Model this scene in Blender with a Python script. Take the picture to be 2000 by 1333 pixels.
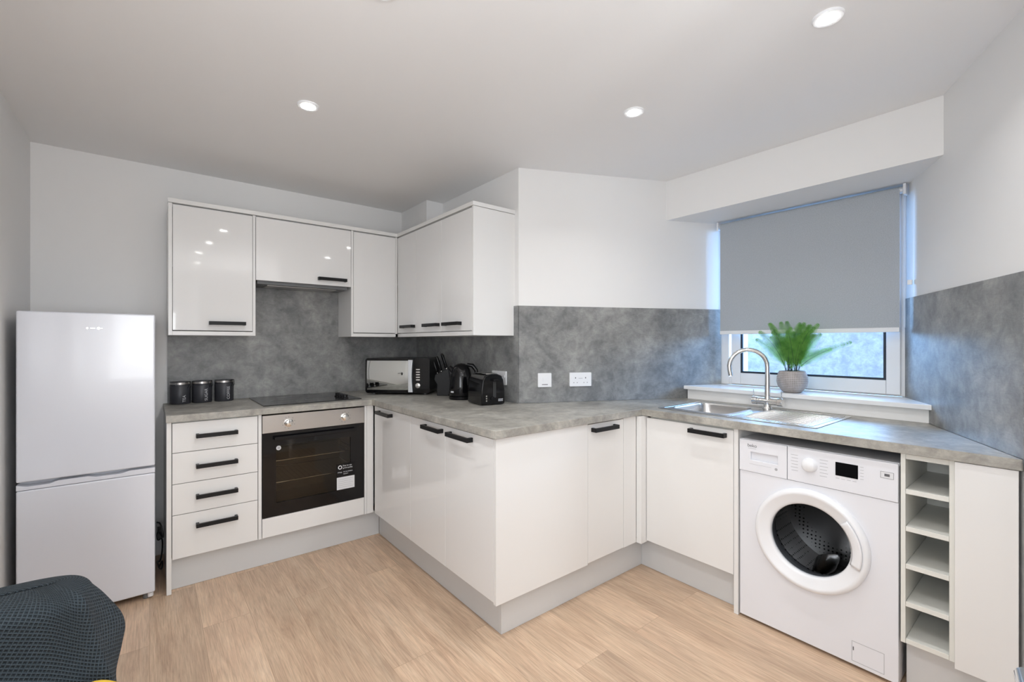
import bpy, bmesh, math, random
from mathutils import Vector, Matrix
from mathutils.geometry import tessellate_polygon
R = math.radians
random.seed(4)
for o in list(bpy.data.objects): bpy.data.objects.remove(o)
scene = bpy.context.scene
COL = scene.collection

# ---------------------------------------------------------------- camera
CEIL = 2.392; WT = 0.931; WB = 0.894
cd = bpy.data.cameras.new('camera'); cam = bpy.data.objects.new('camera', cd); COL.objects.link(cam)
cam.location = (0, 0, 1.306)
cam.rotation_euler = (R(90), 0, R(51.346 - 90))
cd.sensor_width = 36; cd.lens = 15.929; cd.shift_y = 0.00175; cd.clip_start = 0.02
scene.camera = cam
# ---------------------------------------------------------------- view / world / daylight / added fill lamps
scene.view_settings.view_transform = 'Standard'; scene.view_settings.look = 'None'
scene.view_settings.gamma = 1; scene.view_settings.use_curve_mapping = False
scene.view_settings.exposure = 0.25
w = bpy.data.worlds.new('sky'); scene.world = w; w.use_nodes = True
bg = w.node_tree.nodes['Background']; bg.inputs[0].default_value = (0.52, 0.60, 0.78, 1); bg.inputs[1].default_value = 1.0
LAMP_W = 2.6
def area(name, loc, target, sx, sy, power, color):
    l = bpy.data.lights.new(name, 'AREA'); l.shape = 'RECTANGLE'; l.size = sx; l.size_y = sy
    l.energy = power; l.color = color
    o = bpy.data.objects.new(name, l); COL.objects.link(o); o.location = loc
    d = Vector(target) - Vector(loc); o.rotation_euler = d.to_track_quat('-Z', 'Y').to_euler()
    return o
area('daylight_kitchen_window', (4.35, 1.04, 1.82), (3.0, 1.04, 1.35), 3.2, .6, 90, (0.34, 0.60, 1.0))
area('daylight_kitchen_left', (4.0, 2.6, 1.8), (3.0, .5, 1.10), .9, .8, 80, (0.30, 0.58, 1.0))
area('daylight_kitchen_right', (4.0, -.4, 1.8), (2.9, 1.6, 1.10), .9, .8, 80, (0.30, 0.58, 1.0))
area('fill_light_rear', (-.04, -2.75, 1.3), (-.04, 0, 2.4), .8, 1.1, 36, (.95, 0.975, 1.0))  # added fill lamp behind the camera, tilted up to lift the ceiling
area('fill_light_right', (1.52, -1.3, 1.5), (-.5, 2.6, 1.6), 1.0, 1.0, 50, (.95, 0.975, 1.0))  # added fill lamp, aimed to brighten the left wall
area('fill_light_side', (-.66, -.1, 1.45), (2.2, 0.2, 1.75), 1.3, 1.0, 24, (.95, 0.975, 1.0))  # added fill lamp for the unit fronts facing the left wall

# ---------------------------------------------------------------- materials
def mat(name, col, rough=.5, metal=0, spec=.5, coat=0, emis=None, es=0, trans=0, alpha=1, ior=None):
    m = bpy.data.materials.new(name); m.use_nodes = True
    b = m.node_tree.nodes['Principled BSDF']
    b.inputs['Base Color'].default_value = (*col, 1); b.inputs['Roughness'].default_value = rough
    b.inputs['Metallic'].default_value = metal; b.inputs['Specular IOR Level'].default_value = spec
    b.inputs['Coat Weight'].default_value = coat; b.inputs['Coat Roughness'].default_value = .05
    b.inputs['Transmission Weight'].default_value = trans; b.inputs['Alpha'].default_value = alpha
    if ior: b.inputs['IOR'].default_value = ior
    if emis: b.inputs['Emission Color'].default_value = (*emis, 1); b.inputs['Emission Strength'].default_value = es
    return m
def nodes(m): return m.node_tree.nodes, m.node_tree.links, m.node_tree.nodes['Principled BSDF']
def ramp(n, stops):
    r = n.new('ShaderNodeValToRGB'); e = r.color_ramp.elements
    while len(e) > 1: e.remove(e[0])
    e[0].position = stops[0][0]; e[0].color = (*stops[0][1], 1)
    for p, c in stops[1:]:
        k = e.new(p); k.color = (*c, 1)
    return r
def noise(n, l, vec, scale, detail=4, rough=.55, dist=0):
    t = n.new('ShaderNodeTexNoise'); t.inputs['Scale'].default_value = scale; t.inputs['Detail'].default_value = detail
    t.inputs['Roughness'].default_value = rough; t.inputs['Distortion'].default_value = dist
    l.new(vec, t.inputs['Vector']); return t
def mixc(n, l, a, b, fac, mode='MIX'):
    x = n.new('ShaderNodeMix'); x.data_type = 'RGBA'; x.blend_type = mode
    if isinstance(fac, (int, float)): x.inputs[0].default_value = fac
    else: l.new(fac, x.inputs[0])
    for s, v in ((6, a), (7, b)):
        if isinstance(v, tuple): x.inputs[s].default_value = (*v, 1)
        else: l.new(v, x.inputs[s])
    return x.outputs[2]
def concrete(name, lo, mid, hi, rough):
    m = mat(name, mid, rough); n, l, b = nodes(m)
    tc = n.new('ShaderNodeTexCoord'); v = tc.outputs['Object']
    a = noise(n, l, v, 3.4, 8, .62, .4); r1 = ramp(n, [(.36, lo), (.5, mid), (.66, hi)]); l.new(a.outputs['Fac'], r1.inputs[0])
    c = noise(n, l, v, 15, 9, .72, .45); r2 = ramp(n, [(.34, (.66, .66, .67)), (.5, (.98, .98, .98)), (.68, (1.36, 1.36, 1.33))]); l.new(c.outputs['Fac'], r2.inputs[0])
    mp = n.new('ShaderNodeMapping'); mp.inputs['Scale'].default_value = (14, 14, 60); l.new(v, mp.inputs[0])
    d = noise(n, l, mp.outputs[0], 3, 5, .6); r3 = ramp(n, [(.35, (.92, .92, .92)), (.6, (1.06, 1.06, 1.06))]); l.new(d.outputs['Fac'], r3.inputs[0])
    x = mixc(n, l, r1.outputs[0], r2.outputs[0], .8, 'MULTIPLY'); x = mixc(n, l, x, r3.outputs[0], .8, 'MULTIPLY')
    l.new(x, b.inputs['Base Color'])
    return m
def painted(name, col, rough=.6):
    m = mat(name, col, rough); n, l, b = nodes(m)
    tc = n.new('ShaderNodeTexCoord'); a = noise(n, l, tc.outputs['Object'], 90, 3)
    bp = n.new('ShaderNodeBump'); bp.inputs['Strength'].default_value = .03; bp.inputs['Distance'].default_value = .002
    l.new(a.outputs['Fac'], bp.inputs['Height']); l.new(bp.outputs[0], b.inputs['Normal'])
    return m
M_wall = painted('wall_paint', (.86, .855, .845)); M_ceil = painted('ceiling_paint', (.90, .895, .89))
M_splash = concrete('concrete_laminate', (.18, .184, .187), (.258, .26, .257), (.345, .345, .335), .42)
M_work = concrete('worktop_laminate', (.28, .265, .235), (.37, .355, .32), (.47, .455, .415), .4)
M_outside = concrete('outside_render', (.35, .33, .32), (.385, .36, .345), (.415, .385, .365), .8)
M_gloss = mat('gloss_white', (.83, .825, .815), .04)
M_satin = mat('satin_white', (.83, .825, .81), .25)
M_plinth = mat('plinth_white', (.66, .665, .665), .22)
M_carc = mat('carcass_white', (.78, .78, .73), .4)
M_pvc = mat('white_pvc', (.85, .86, .87), .3)
M_appl = mat('appliance_white', (.76, .78, .84), .2, coat=.2)
M_washer = mat('washer_white', (.82, .83, .87), .25)
M_plastic = mat('white_plastic', (.86, .87, .89), .3)
M_greyprint = mat('grey_print', (.42, .43, .45), .5)
M_black = mat('matt_black', (.010, .010, .011), .38, spec=.25)
M_blackg = mat('gloss_black', (.004, .004, .005), .08, spec=.4)
M_blackp = mat('black_plastic', (.007, .007, .008), .22, spec=.3)
M_steel = mat('brushed_steel', (.52, .50, .48), .32, metal=1)
M_steel2 = mat('sink_steel', (.60, .60, .60), .24, metal=1)
M_chrome = mat('chrome', (.78, .77, .75), .12, metal=1)
M_alu = mat('silver_trim', (.72, .75, .78), .35, metal=.6)
M_mirror = mat('mirror_glass', (.62, .64, .63), .02, metal=1)
M_hob = mat('ceramic_glass', (.028, .028, .029), .12, spec=.6)
M_ring = mat('hob_print', (.07, .07, .07), .3)
M_oven_in = mat('oven_enamel', (.20, .17, .13), .45)
M_gap = mat('shadow_gap', (.03, .03, .03), .8)
M_paper = mat('label_paper', (.75, .76, .78), .6)
M_print = mat('label_print', (.12, .12, .13), .6)
M_can = mat('canister_charcoal', (.034, .035, .042), .42)
M_letter = mat('pale_lettering', (.55, .56, .58), .5)
M_cable = mat('black_cable', (.012, .012, .012), .5)
M_gasket = mat('dark_gasket', (.012, .02, .035), .5)
M_yellow = mat('mustard_fabric', (.62, .40, .04), .9)
M_sofa = mat('sofa_fabric', (.05, .055, .062), .9)
M_lens = mat('lamp_lens', (1, 1, 1), .4, emis=(1, .98, .94), es=40)
M_rubber = mat('grey_rubber', (.16, .165, .17), .4)

def glass(name, tint, refl_ior=1.45):
    m = bpy.data.materials.new(name); m.use_nodes = True; n, l = m.node_tree.nodes, m.node_tree.links
    n.clear(); out = n.new('ShaderNodeOutputMaterial'); t = n.new('ShaderNodeBsdfTransparent'); g = n.new('ShaderNodeBsdfGlossy')
    t.inputs[0].default_value = (*tint, 1); g.inputs['Roughness'].default_value = .02
    f = n.new('ShaderNodeFresnel'); f.inputs[0].default_value = refl_ior; mx = n.new('ShaderNodeMixShader')
    ge = n.new('ShaderNodeNewGeometry'); fm = n.new('ShaderNodeMath'); fm.operation = 'SUBTRACT'; fm.use_clamp = True; l.new(f.outputs[0], fm.inputs[0]); l.new(ge.outputs['Backfacing'], fm.inputs[1])
    l.new(fm.outputs[0], mx.inputs[0]); l.new(t.outputs[0], mx.inputs[1]); l.new(g.outputs[0], mx.inputs[2]); l.new(mx.outputs[0], out.inputs[0])
    return m
M_glass = glass('window_glass', (.93, .97, 1)); M_ovglass = glass('oven_glass', (.66, .62, .55), 1.5); M_porthole = glass('porthole_glass', (.70, .72, .75), 1.9)

def fabric_mat(name, col, rough, scale, strength, trans=0):
    m = mat(name, col, rough); n, l, b = nodes(m); tc = n.new('ShaderNodeTexCoord')
    a = noise(n, l, tc.outputs['Object'], scale, 3); r = ramp(n, [(.3, tuple(c*.88 for c in col)), (.7, tuple(c*1.1 for c in col))])
    l.new(a.outputs['Fac'], r.inputs[0]); l.new(r.outputs[0], b.inputs['Base Color'])
    bp = n.new('ShaderNodeBump'); bp.inputs['Strength'].default_value = strength; bp.inputs['Distance'].default_value = .001
    l.new(a.outputs['Fac'], bp.inputs['Height']); l.new(bp.outputs[0], b.inputs['Normal'])
    return m
M_blind = fabric_mat('blind_fabric', (.44, .475, .51), .85, 260, .1)
M_pot = mat('woven_ceramic', (.42, .38, .36), .8)
def setup_pot():
    n, l, b = nodes(M_pot); tc = n.new('ShaderNodeTexCoord'); v = tc.outputs['Object']
    sx = n.new('ShaderNodeSeparateXYZ'); l.new(v, sx.inputs[0])
    at = n.new('ShaderNodeMath'); at.operation = 'ARCTAN2'; l.new(sx.outputs[0], at.inputs[0]); l.new(sx.outputs[1], at.inputs[1])
    def wave(src, k):
        a = n.new('ShaderNodeMath'); a.operation = 'MULTIPLY'; a.inputs[1].default_value = k; l.new(src, a.inputs[0])
        s = n.new('ShaderNodeMath'); s.operation = 'SINE'; l.new(a.outputs[0], s.inputs[0]); return s.outputs[0]
    a1 = wave(at.outputs[0], 56); a2 = wave(sx.outputs[2], 620)
    mx = n.new('ShaderNodeMath'); mx.operation = 'MAXIMUM'; l.new(a1, mx.inputs[0]); l.new(a2, mx.inputs[1])
    no = noise(n, l, v, 30, 4); ad = n.new('ShaderNodeMath'); ad.operation = 'MULTIPLY_ADD'; ad.inputs[1].default_value = 1.6; l.new(no.outputs['Fac'], ad.inputs[0]); l.new(mx.outputs[0], ad.inputs[2])
    r = ramp(n, [(.5, (.30, .265, .25)), (1.0, (.58, .54, .52))]); d = n.new('ShaderNodeMath'); d.operation = 'MULTIPLY'; d.inputs[1].default_value = .55
    l.new(ad.outputs[0], d.inputs[0]); l.new(d.outputs[0], r.inputs[0]); l.new(r.outputs[0], b.inputs['Base Color'])
    bp = n.new('ShaderNodeBump'); bp.inputs['Strength'].default_value = .5; bp.inputs['Distance'].default_value = .002; l.new(mx.outputs[0], bp.inputs['Height']); l.new(bp.outputs[0], b.inputs['Normal'])
setup_pot()
def make_throw_mat():
    m = mat('waffle_throw', (.06, .075, .09), .95); n, l, b = nodes(m); uv = n.new('ShaderNodeUVMap'); v = uv.outputs[0]
    mp = n.new('ShaderNodeMapping'); mp.inputs['Scale'].default_value = (125, 125, 125); mp.inputs['Rotation'].default_value = (0, 0, R(24)); l.new(v, mp.inputs[0])
    sx = n.new('ShaderNodeSeparateXYZ'); l.new(mp.outputs[0], sx.inputs[0])
    o = []
    for i in (0, 1):
        s = n.new('ShaderNodeMath'); s.operation = 'SINE'; k = n.new('ShaderNodeMath'); k.operation = 'MULTIPLY'; k.inputs[1].default_value = 6.283
        l.new(sx.outputs[i], k.inputs[0]); l.new(k.outputs[0], s.inputs[0]); o.append(s.outputs[0])
    mx = n.new('ShaderNodeMath'); mx.operation = 'MAXIMUM'; l.new(o[0], mx.inputs[0]); l.new(o[1], mx.inputs[1])
    r = ramp(n, [(0, (.022, .034, .044)), (.45, (.038, .056, .070)), (1, (.058, .080, .098))]); l.new(mx.outputs[0], r.inputs[0]); l.new(r.outputs[0], b.inputs['Base Color'])
    bp = n.new('ShaderNodeBump'); bp.inputs['Strength'].default_value = 1; bp.inputs['Distance'].default_value = .004; l.new(mx.outputs[0], bp.inputs['Height']); l.new(bp.outputs[0], b.inputs['Normal'])
    return m
M_throw = make_throw_mat()
def make_floor_mat():
    m = mat('oak_planks', (.5, .35, .22), .38); n, l, b = nodes(m); tc = n.new('ShaderNodeTexCoord')
    rot = n.new('ShaderNodeMapping'); rot.inputs['Rotation'].default_value = (0, 0, R(90)); l.new(tc.outputs['Object'], rot.inputs[0])
    br = n.new('ShaderNodeTexBrick'); br.inputs['Scale'].default_value = 1; br.inputs['Brick Width'].default_value = 1.25; br.inputs['Row Height'].default_value = .19
    br.inputs['Mortar Size'].default_value = .0009; br.inputs['Mortar Smooth'].default_value = .3; br.offset = .37; br.inputs['Bias'].default_value = 0
    br.inputs['Color1'].default_value = (0, 0, 0, 1); br.inputs['Color2'].default_value = (1, 1, 1, 1); br.inputs['Mortar'].default_value = (.5, .5, .5, 1)
    l.new(rot.outputs[0], br.inputs['Vector'])
    # per-plank offset of the grain
    sc = n.new('ShaderNodeVectorMath'); sc.operation = 'SCALE'; sc.inputs['Scale'].default_value = 7.0; l.new(br.outputs['Color'], sc.inputs[0])
    ad = n.new('ShaderNodeVectorMath'); ad.operation = 'ADD'; l.new(rot.outputs[0], ad.inputs[0]); l.new(sc.outputs[0], ad.inputs[1])
    g = n.new('ShaderNodeMapping'); g.inputs['Scale'].default_value = (1.6, 16, 4); l.new(ad.outputs[0], g.inputs[0])
    n1 = noise(n, l, g.outputs[0], 1.4, 8, .62, 1.4)
    g2 = n.new('ShaderNodeMapping'); g2.inputs['Scale'].default_value = (6, 130, 10); l.new(ad.outputs[0], g2.inputs[0])
    n2 = noise(n, l, g2.outputs[0], 1.5, 4, .6, .3)
    g3 = n.new('ShaderNodeMapping'); g3.inputs['Scale'].default_value = (1, 3.5, 1); l.new(ad.outputs[0], g3.inputs[0])
    n3 = noise(n, l, g3.outputs[0], 1.7, 3, .5, .5)
    base = ramp(n, [(.28, (.50, .345, .238)), (.45, (.61, .44, .31)), (.58, (.67, .50, .355)), (.75, (.72, .56, .42))]); l.new(n1.outputs['Fac'], base.inputs[0])
    fine = ramp(n, [(.3, (.80, .79, .78)), (.6, (1.08, 1.08, 1.08))]); l.new(n2.outputs['Fac'], fine.inputs[0])
    tone = ramp(n, [(.3, (.86, .85, .85)), (.7, (1.08, 1.07, 1.06))]); l.new(n3.outputs['Fac'], tone.inputs[0])
    pl = ramp(n, [(0, (.88, .87, .86)), (1, (1.07, 1.06, 1.05))]); l.new(br.outputs['Color'], pl.inputs[0])
    x = mixc(n, l, base.outputs[0], fine.outputs[0], 1, 'MULTIPLY'); x = mixc(n, l, x, tone.outputs[0], 1, 'MULTIPLY'); x = mixc(n, l, x, pl.outputs[0], 1, 'MULTIPLY')
    sm = ramp(n, [(0, (1, 1, 1)), (1, (.72, .68, .64))]); l.new(br.outputs['Fac'], sm.inputs[0]); x = mixc(n, l, x, sm.outputs[0], 1, 'MULTIPLY')
    l.new(x, b.inputs['Base Color'])
    bp = n.new('ShaderNodeBump'); bp.inputs['Strength'].default_value = .12; bp.inputs['Distance'].default_value = .001; l.new(n2.outputs['Fac'], bp.inputs['Height']); l.new(bp.outputs[0], b.inputs['Normal'])
    return m
M_floor = make_floor_mat()
def make_drum_mat():
    m = mat('drum_steel', (.30, .29, .28), .28, metal=1); n, l, b = nodes(m); tc = n.new('ShaderNodeTexCoord')
    v = n.new('ShaderNodeTexVoronoi'); v.inputs['Scale'].default_value = 55; v.inputs['Randomness'].default_value = .15; l.new(tc.outputs['Object'], v.inputs['Vector'])
    r = ramp(n, [(.20, (.02, .02, .02)), (.27, (.34, .33, .32))]); l.new(v.outputs['Distance'], r.inputs[0]); l.new(r.outputs[0], b.inputs['Base Color'])
    return m
M_drum = make_drum_mat()
def make_leaf_mat():
    m = mat('fern_leaf', (.10, .30, .045), .55); n, l, b = nodes(m); tc = n.new('ShaderNodeTexCoord')
    a = noise(n, l, tc.outputs['Object'], 22, 2); r = ramp(n, [(.3, (.07, .26, .035)), (.7, (.22, .50, .09))]); l.new(a.outputs['Fac'], r.inputs[0]); l.new(r.outputs[0], b.inputs['Base Color'])
    b.inputs['Transmission Weight'].default_value = 0
    tr = n.new('ShaderNodeBsdfTranslucent'); l.new(r.outputs[0], tr.inputs[0]); mx = n.new('ShaderNodeMixShader'); mx.inputs[0].default_value = .4
    l.new(b.outputs[0], mx.inputs[1]); l.new(tr.outputs[0], mx.inputs[2]); l.new(mx.outputs[0], n['Material Output'].inputs[0])
    return m
M_leaf = make_leaf_mat(); M_stem = mat('fern_stem', (.03, .05, .03), .6)

# ---------------------------------------------------------------- builders
def wl(o):
    v = Vector((0, 0, 0))
    while o: v += o.location; o = o.parent
    return v
def tag(o, label, cat, group=None):
    o['label'] = label; o['category'] = cat
    if group: o['group'] = group
    return o
def thing(name, loc, label, cat, rz=0, group=None):
    o = bpy.data.objects.new(name, None); COL.objects.link(o); o.location = loc; o.rotation_euler = (0, 0, rz)
    o.empty_display_size = .05
    return tag(o, label, cat, group)
class B:
    def __init__(s): s.bm = bmesh.new()
    def box(s, x0, x1, y0, y1, z0, z1):
        r = bmesh.ops.create_cube(s.bm, size=1)
        bmesh.ops.scale(s.bm, vec=(x1-x0, y1-y0, z1-z0), verts=r['verts'])
        bmesh.ops.translate(s.bm, vec=((x0+x1)/2, (y0+y1)/2, (z0+z1)/2), verts=r['verts']); return s
    def cyl(s, p0, p1, r0, r1=None, n=24, caps=True):
        p0, p1 = Vector(p0), Vector(p1); d = p1-p0; r1 = r0 if r1 is None else r1
        r = bmesh.ops.create_cone(s.bm, cap_ends=caps, segments=n, radius1=r0, radius2=r1, depth=d.length)
        bmesh.ops.transform(s.bm, matrix=Matrix.Translation((p0+p1)/2) @ d.to_track_quat('Z', 'Y').to_matrix().to_4x4(), verts=r['verts']); return s
    def sphere(s, c, r, sc=(1, 1, 1), u=20, v=12):
        q = bmesh.ops.create_uvsphere(s.bm, u_segments=u, v_segments=v, radius=r)
        bmesh.ops.scale(s.bm, vec=sc, verts=q['verts']); bmesh.ops.translate(s.bm, vec=c, verts=q['verts']); return s
    def lathe(s, prof, c=(0, 0, 0), axis='z', n=48, cap0=False, cap1=False):
        rings = []
        for r, h in prof:
            ring = []
            for i in range(n):
                a = 2*math.pi*i/n; x, y = r*math.cos(a), r*math.sin(a)
                p = (x, y, h) if axis == 'z' else ((-h, x, y) if axis == '-x' else (x, -h, y))
                ring.append(s.bm.verts.new(Vector(p)+Vector(c)))
            rings.append(ring)
        for a, b in zip(rings, rings[1:]):
            for i in range(n): s.bm.faces.new((a[i], a[(i+1) % n], b[(i+1) % n], b[i]))
        if cap0: s.bm.faces.new(rings[0])
        if cap1: s.bm.faces.new(rings[-1])
        return s
    def tube(s, pts, r, n=10, caps=True):
        pts = [Vector(p) for p in pts]; rings = []; up = None
        rr = r if isinstance(r, (list, tuple)) else [r]*len(pts)
        for i, p in enumerate(pts):
            t = (pts[min(i+1, len(pts)-1)]-pts[max(i-1, 0)]).normalized()
            if up is None:
                up = Vector((0, 0, 1)) if abs(t.z) < .9 else Vector((1, 0, 0))
            u = (up - t*up.dot(t)).normalized(); up = u; v = t.cross(u)
            rings.append([s.bm.verts.new(p+(u*math.cos(2*math.pi*k/n)+v*math.sin(2*math.pi*k/n))*rr[i]) for k in range(n)])
        for a, b in zip(rings, rings[1:]):
            for k in range(n): s.bm.faces.new((a[k], a[(k+1) % n], b[(k+1) % n], b[k]))
        if caps: s.bm.faces.new(rings[0][::-1]); s.bm.faces.new(rings[-1])
        return s
    def prism(s, poly, z0, z1, holes=(), M=None):
        loops = [[Vector((x, y, 0)) for x, y in poly]]+[[Vector((x, y, 0)) for x, y in h] for h in holes]
        tri = tessellate_polygon(loops); flat = [p for lp in loops for p in lp]
        T = M or Matrix.Identity(4)
        lo = [s.bm.verts.new(T @ Vector((p.x, p.y, z0))) for p in flat]; hi = [s.bm.verts.new(T @ Vector((p.x, p.y, z1))) for p in flat]
        for a, b, c in tri: s.bm.faces.new((lo[a], lo[b], lo[c])); s.bm.faces.new((hi[c], hi[b], hi[a]))
        k = 0
        for lp in loops:
            m = len(lp)
            for i in range(m):
                a, b = k+i, k+(i+1) % m; s.bm.faces.new((lo[a], lo[b], hi[b], hi[a]))
            k += m
        return s
    def build(s, name, m, parent=None, bevel=0, seg=2, local=False, smooth=35, kind=None):
        bmesh.ops.recalc_face_normals(s.bm, faces=s.bm.faces)
        if parent is not None and not local: bmesh.ops.translate(s.bm, vec=-wl(parent), verts=s.bm.verts)
        me = bpy.data.meshes.new(name); s.bm.to_mesh(me); s.bm.free(); me.materials.append(m)
        for p in me.polygons: p.use_smooth = True
        me.set_sharp_from_angle(angle=R(smooth))
        o = bpy.data.objects.new(name, me); COL.objects.link(o)
        if parent is not None: o.parent = parent
        if bevel:
            bv = o.modifiers.new('bevel', 'BEVEL'); bv.width = bevel; bv.segments = seg; bv.limit_method = 'ANGLE'; bv.angle_limit = R(50); bv.harden_normals = True
        if kind: o['kind'] = kind
        return o
def rrect(x0, x1, y0, y1, r, n=6):
    pts = []
    for cx, cy, a0 in ((x1-r, y1-r, 0), (x0+r, y1-r, 90), (x0+r, y0+r, 180), (x1-r, y0+r, 270)):
        for i in range(n+1): a = R(a0+90*i/n); pts.append((cx+r*math.cos(a), cy+r*math.sin(a)))
    return pts
def frame(u, v, n, o): return Matrix(((u[0], v[0], n[0], o[0]), (u[1], v[1], n[1], o[1]), (u[2], v[2], n[2], o[2]), (0, 0, 0, 1)))
def text(name, s, size, M, m, parent, ext=.0006, align='LEFT', local=False, spacing=1.0):
    c = bpy.data.curves.new('t', 'FONT'); c.body = s; c.size = size; c.extrude = ext; c.align_x = align; c.align_y = 'CENTER'; c.space_character = spacing
    o = bpy.data.objects.new('t', c); COL.objects.link(o); bpy.context.view_layer.update()
    me = bpy.data.meshes.new_from_object(o.evaluated_get(bpy.context.evaluated_depsgraph_get()))
    bpy.data.objects.remove(o); me.transform(M)
    if parent is not None and not local: me.transform(Matrix.Translation(-wl(parent)))
    me.materials.clear(); me.materials.append(m)
    q = bpy.data.objects.new(name, me); COL.objects.link(q); q.parent = parent; me.name = name
    return q
FY = lambda x, y, z: frame((1, 0, 0), (0, 0, 1), (0, -1, 0), (x, y, z))          # on a face looking towards -Y
FX = lambda x, y, z: frame((0, -1, 0), (0, 0, 1), (-1, 0, 0), (x, y, z))         # on a face looking towards -X
def handle_y(x0, x1, y, z, parent):       # bar handle on a face looking towards -Y
    b = B(); b.box(x0, x1, y-.034, y-.022, z-.0105, z+.0105)
    b.box(x0, x0+.014, y-.0225, y-.0002, z-.0105, z+.0105); b.box(x1-.014, x1, y-.0225, y-.0002, z-.0105, z+.0105)
    return b.build('handle', M_black, parent, .001)
def handle_x(y0, y1, x, z, parent):
    b = B(); b.box(x-.034, x-.022, y0, y1, z-.0105, z+.0105)
    b.box(x-.0225, x-.0002, y0, y0+.014, z-.0105, z+.0105); b.box(x-.0225, x-.0002, y1-.014, y1, z-.0105, z+.0105)
    return b.build('handle', M_black, parent, .001)

# ================================================================ ROOM
S = 'structure'
XL = -.503; YB = 3.533; XI = 1.786
P3a, P3b = (1.790, 2.166), (3.30, 1.458)          # splayed wall left of the window
P5a, P5b = (3.30, .6655), (1.90, -.045)           # splayed wall right of the window
def on3(x): t = (x-P3a[0])/(P3b[0]-P3a[0]); return P3a[1]+t*(P3b[1]-P3a[1])
def on5(x): t = (x-P5b[0])/(P5a[0]-P5b[0]); return P5b[1]+t*(P5a[1]-P5b[1])
B().prism([(-.65, -2.75), (3.3, -2.75), (3.3, 3.7), (-.65, 3.7)], -.1, 0).build('floor', M_floor, kind=S)
B().prism([(-.65, -2.75), (3.3, -2.75), (3.3, 3.7), (-.65, 3.7)], CEIL, CEIL+.1).build('ceiling', M_ceil, kind=S)
b = B(); b.box(XL-.1, XL, -2.7, -.8, 0, CEIL); b.box(XL-.1, XL, .6, YB+.1, 0, CEIL); b.box(XL-.1, XL, -.8, .6, 0, .92); b.box(XL-.1, XL, -.8, .6, 2.0, CEIL); b.build('wall_left', M_wall, kind=S)
w2 = bpy.data.objects.new('added_window_2', None); COL.objects.link(w2); w2.location = (XL-.08, -.1, .92); w2['kind'] = S  # unseen window, added as an opening for the side fill lamp
b = B(); b.box(XL-.09, XL-.04, -.799, -.75, .921, 1.999); b.box(XL-.09, XL-.04, .55, .599, .921, 1.999); b.box(XL-.09, XL-.04, -.75, .55, .921, .97); b.box(XL-.09, XL-.04, -.75, .55, 1.95, 1.999); b.build('window_frame', M_pvc, w2)
w3 = bpy.data.objects.new('added_window_3', None); COL.objects.link(w3); w3.location = (-.04, -2.68, .95); w3['kind'] = S  # unseen window, added in the rear wall to let the rear fill in
b = B(); b.box(-.449, -.40, -2.69, -2.64, .951, 2.049); b.box(.32, .369, -2.69, -2.64, .951, 2.049); b.box(-.40, .32, -2.69, -2.64, .951, 1.0); b.box(-.40, .32, -2.69, -2.64, 2.0, 2.049); b.build('window_frame', M_pvc, w3)
B().box(XL, XI+.1, YB, YB+.1, 0, CEIL).build('wall_back', M_wall, kind=S)
B().prism([(XI, YB), (XI, 2.168), P3a, P3b, (3.30, 1.56), (1.886, 2.24), (1.886, YB)], 0, CEIL).build('wall_inner', M_wall, kind=S)
B().prism([P5a, P5b, (1.35, -.095), (1.35, -.2), (1.95, -.15), (3.3, .55)], 0, CEIL).build('wall_right', M_wall, kind=S)
b = B(); b.box(1.35, 1.45, -2.6, -1.85, 0, CEIL); b.box(1.35, 1.45, -.75, -.2, 0, CEIL); b.box(1.35, 1.45, -1.85, -.75, 0, .95); b.box(1.35, 1.45, -1.85, -.75, 2.05, CEIL); b.build('wall_side', M_wall, kind=S)
w4 = bpy.data.objects.new('added_window_4', None); COL.objects.link(w4); w4.location = (1.42, -1.3, .95); w4['kind'] = S  # unseen window, added so the right fill lamp can shine in
b = B(); b.box(1.40, 1.445, -1.849, -1.80, .951, 2.049); b.box(1.40, 1.445, -.80, -.751, .951, 2.049); b.box(1.40, 1.445, -1.80, -.80, .951, 1.0); b.box(1.40, 1.445, -1.80, -.80, 2.0, 2.049); b.build('window_frame', M_pvc, w4)
b = B(); b.box(XL, -.45, -2.7, -2.6, 0, CEIL); b.box(.37, 1.45, -2.7, -2.6, 0, CEIL); b.box(-.45, .37, -2.7, -2.6, 0, .95); b.box(-.45, .37, -2.7, -2.6, 2.05, CEIL)
b.build('wall_rear', M_wall, kind=S)
# beam over the window recess and the boxed corner above the wall cupboards
B().prism([(2.715, on3(2.715)), (2.715, on5(2.715)), (3.10, on5(3.10)), (3.10, on3(3.10))], 2.130, CEIL-.0005).build('trim_1', M_wall, kind=S)
B().box(1.645, XI-.0005, 3.095, YB-.0005, 2.0, CEIL-.0005).build('trim_2', M_wall, kind=S)
# wall below and around the window
B().prism([(3.105, on3(3.105)), (3.105, on5(3.105)), (3.25, on5(3.25)), (3.25, on3(3.25))], 0, 1.015).build('wall_window', M_wall, kind=S)
B().prism([(3.165, on3(3.165)), (3.165, on5(3.165)), (3.25, on5(3.25)), (3.25, on3(3.25))], 2.13, CEIL).build('wall_window_top', M_wall, kind=S)
B().box(4.6, 4.7, -1.5, 4.0, -.1, 2.6).build('wall_outside', M_outside, kind=S)

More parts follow.
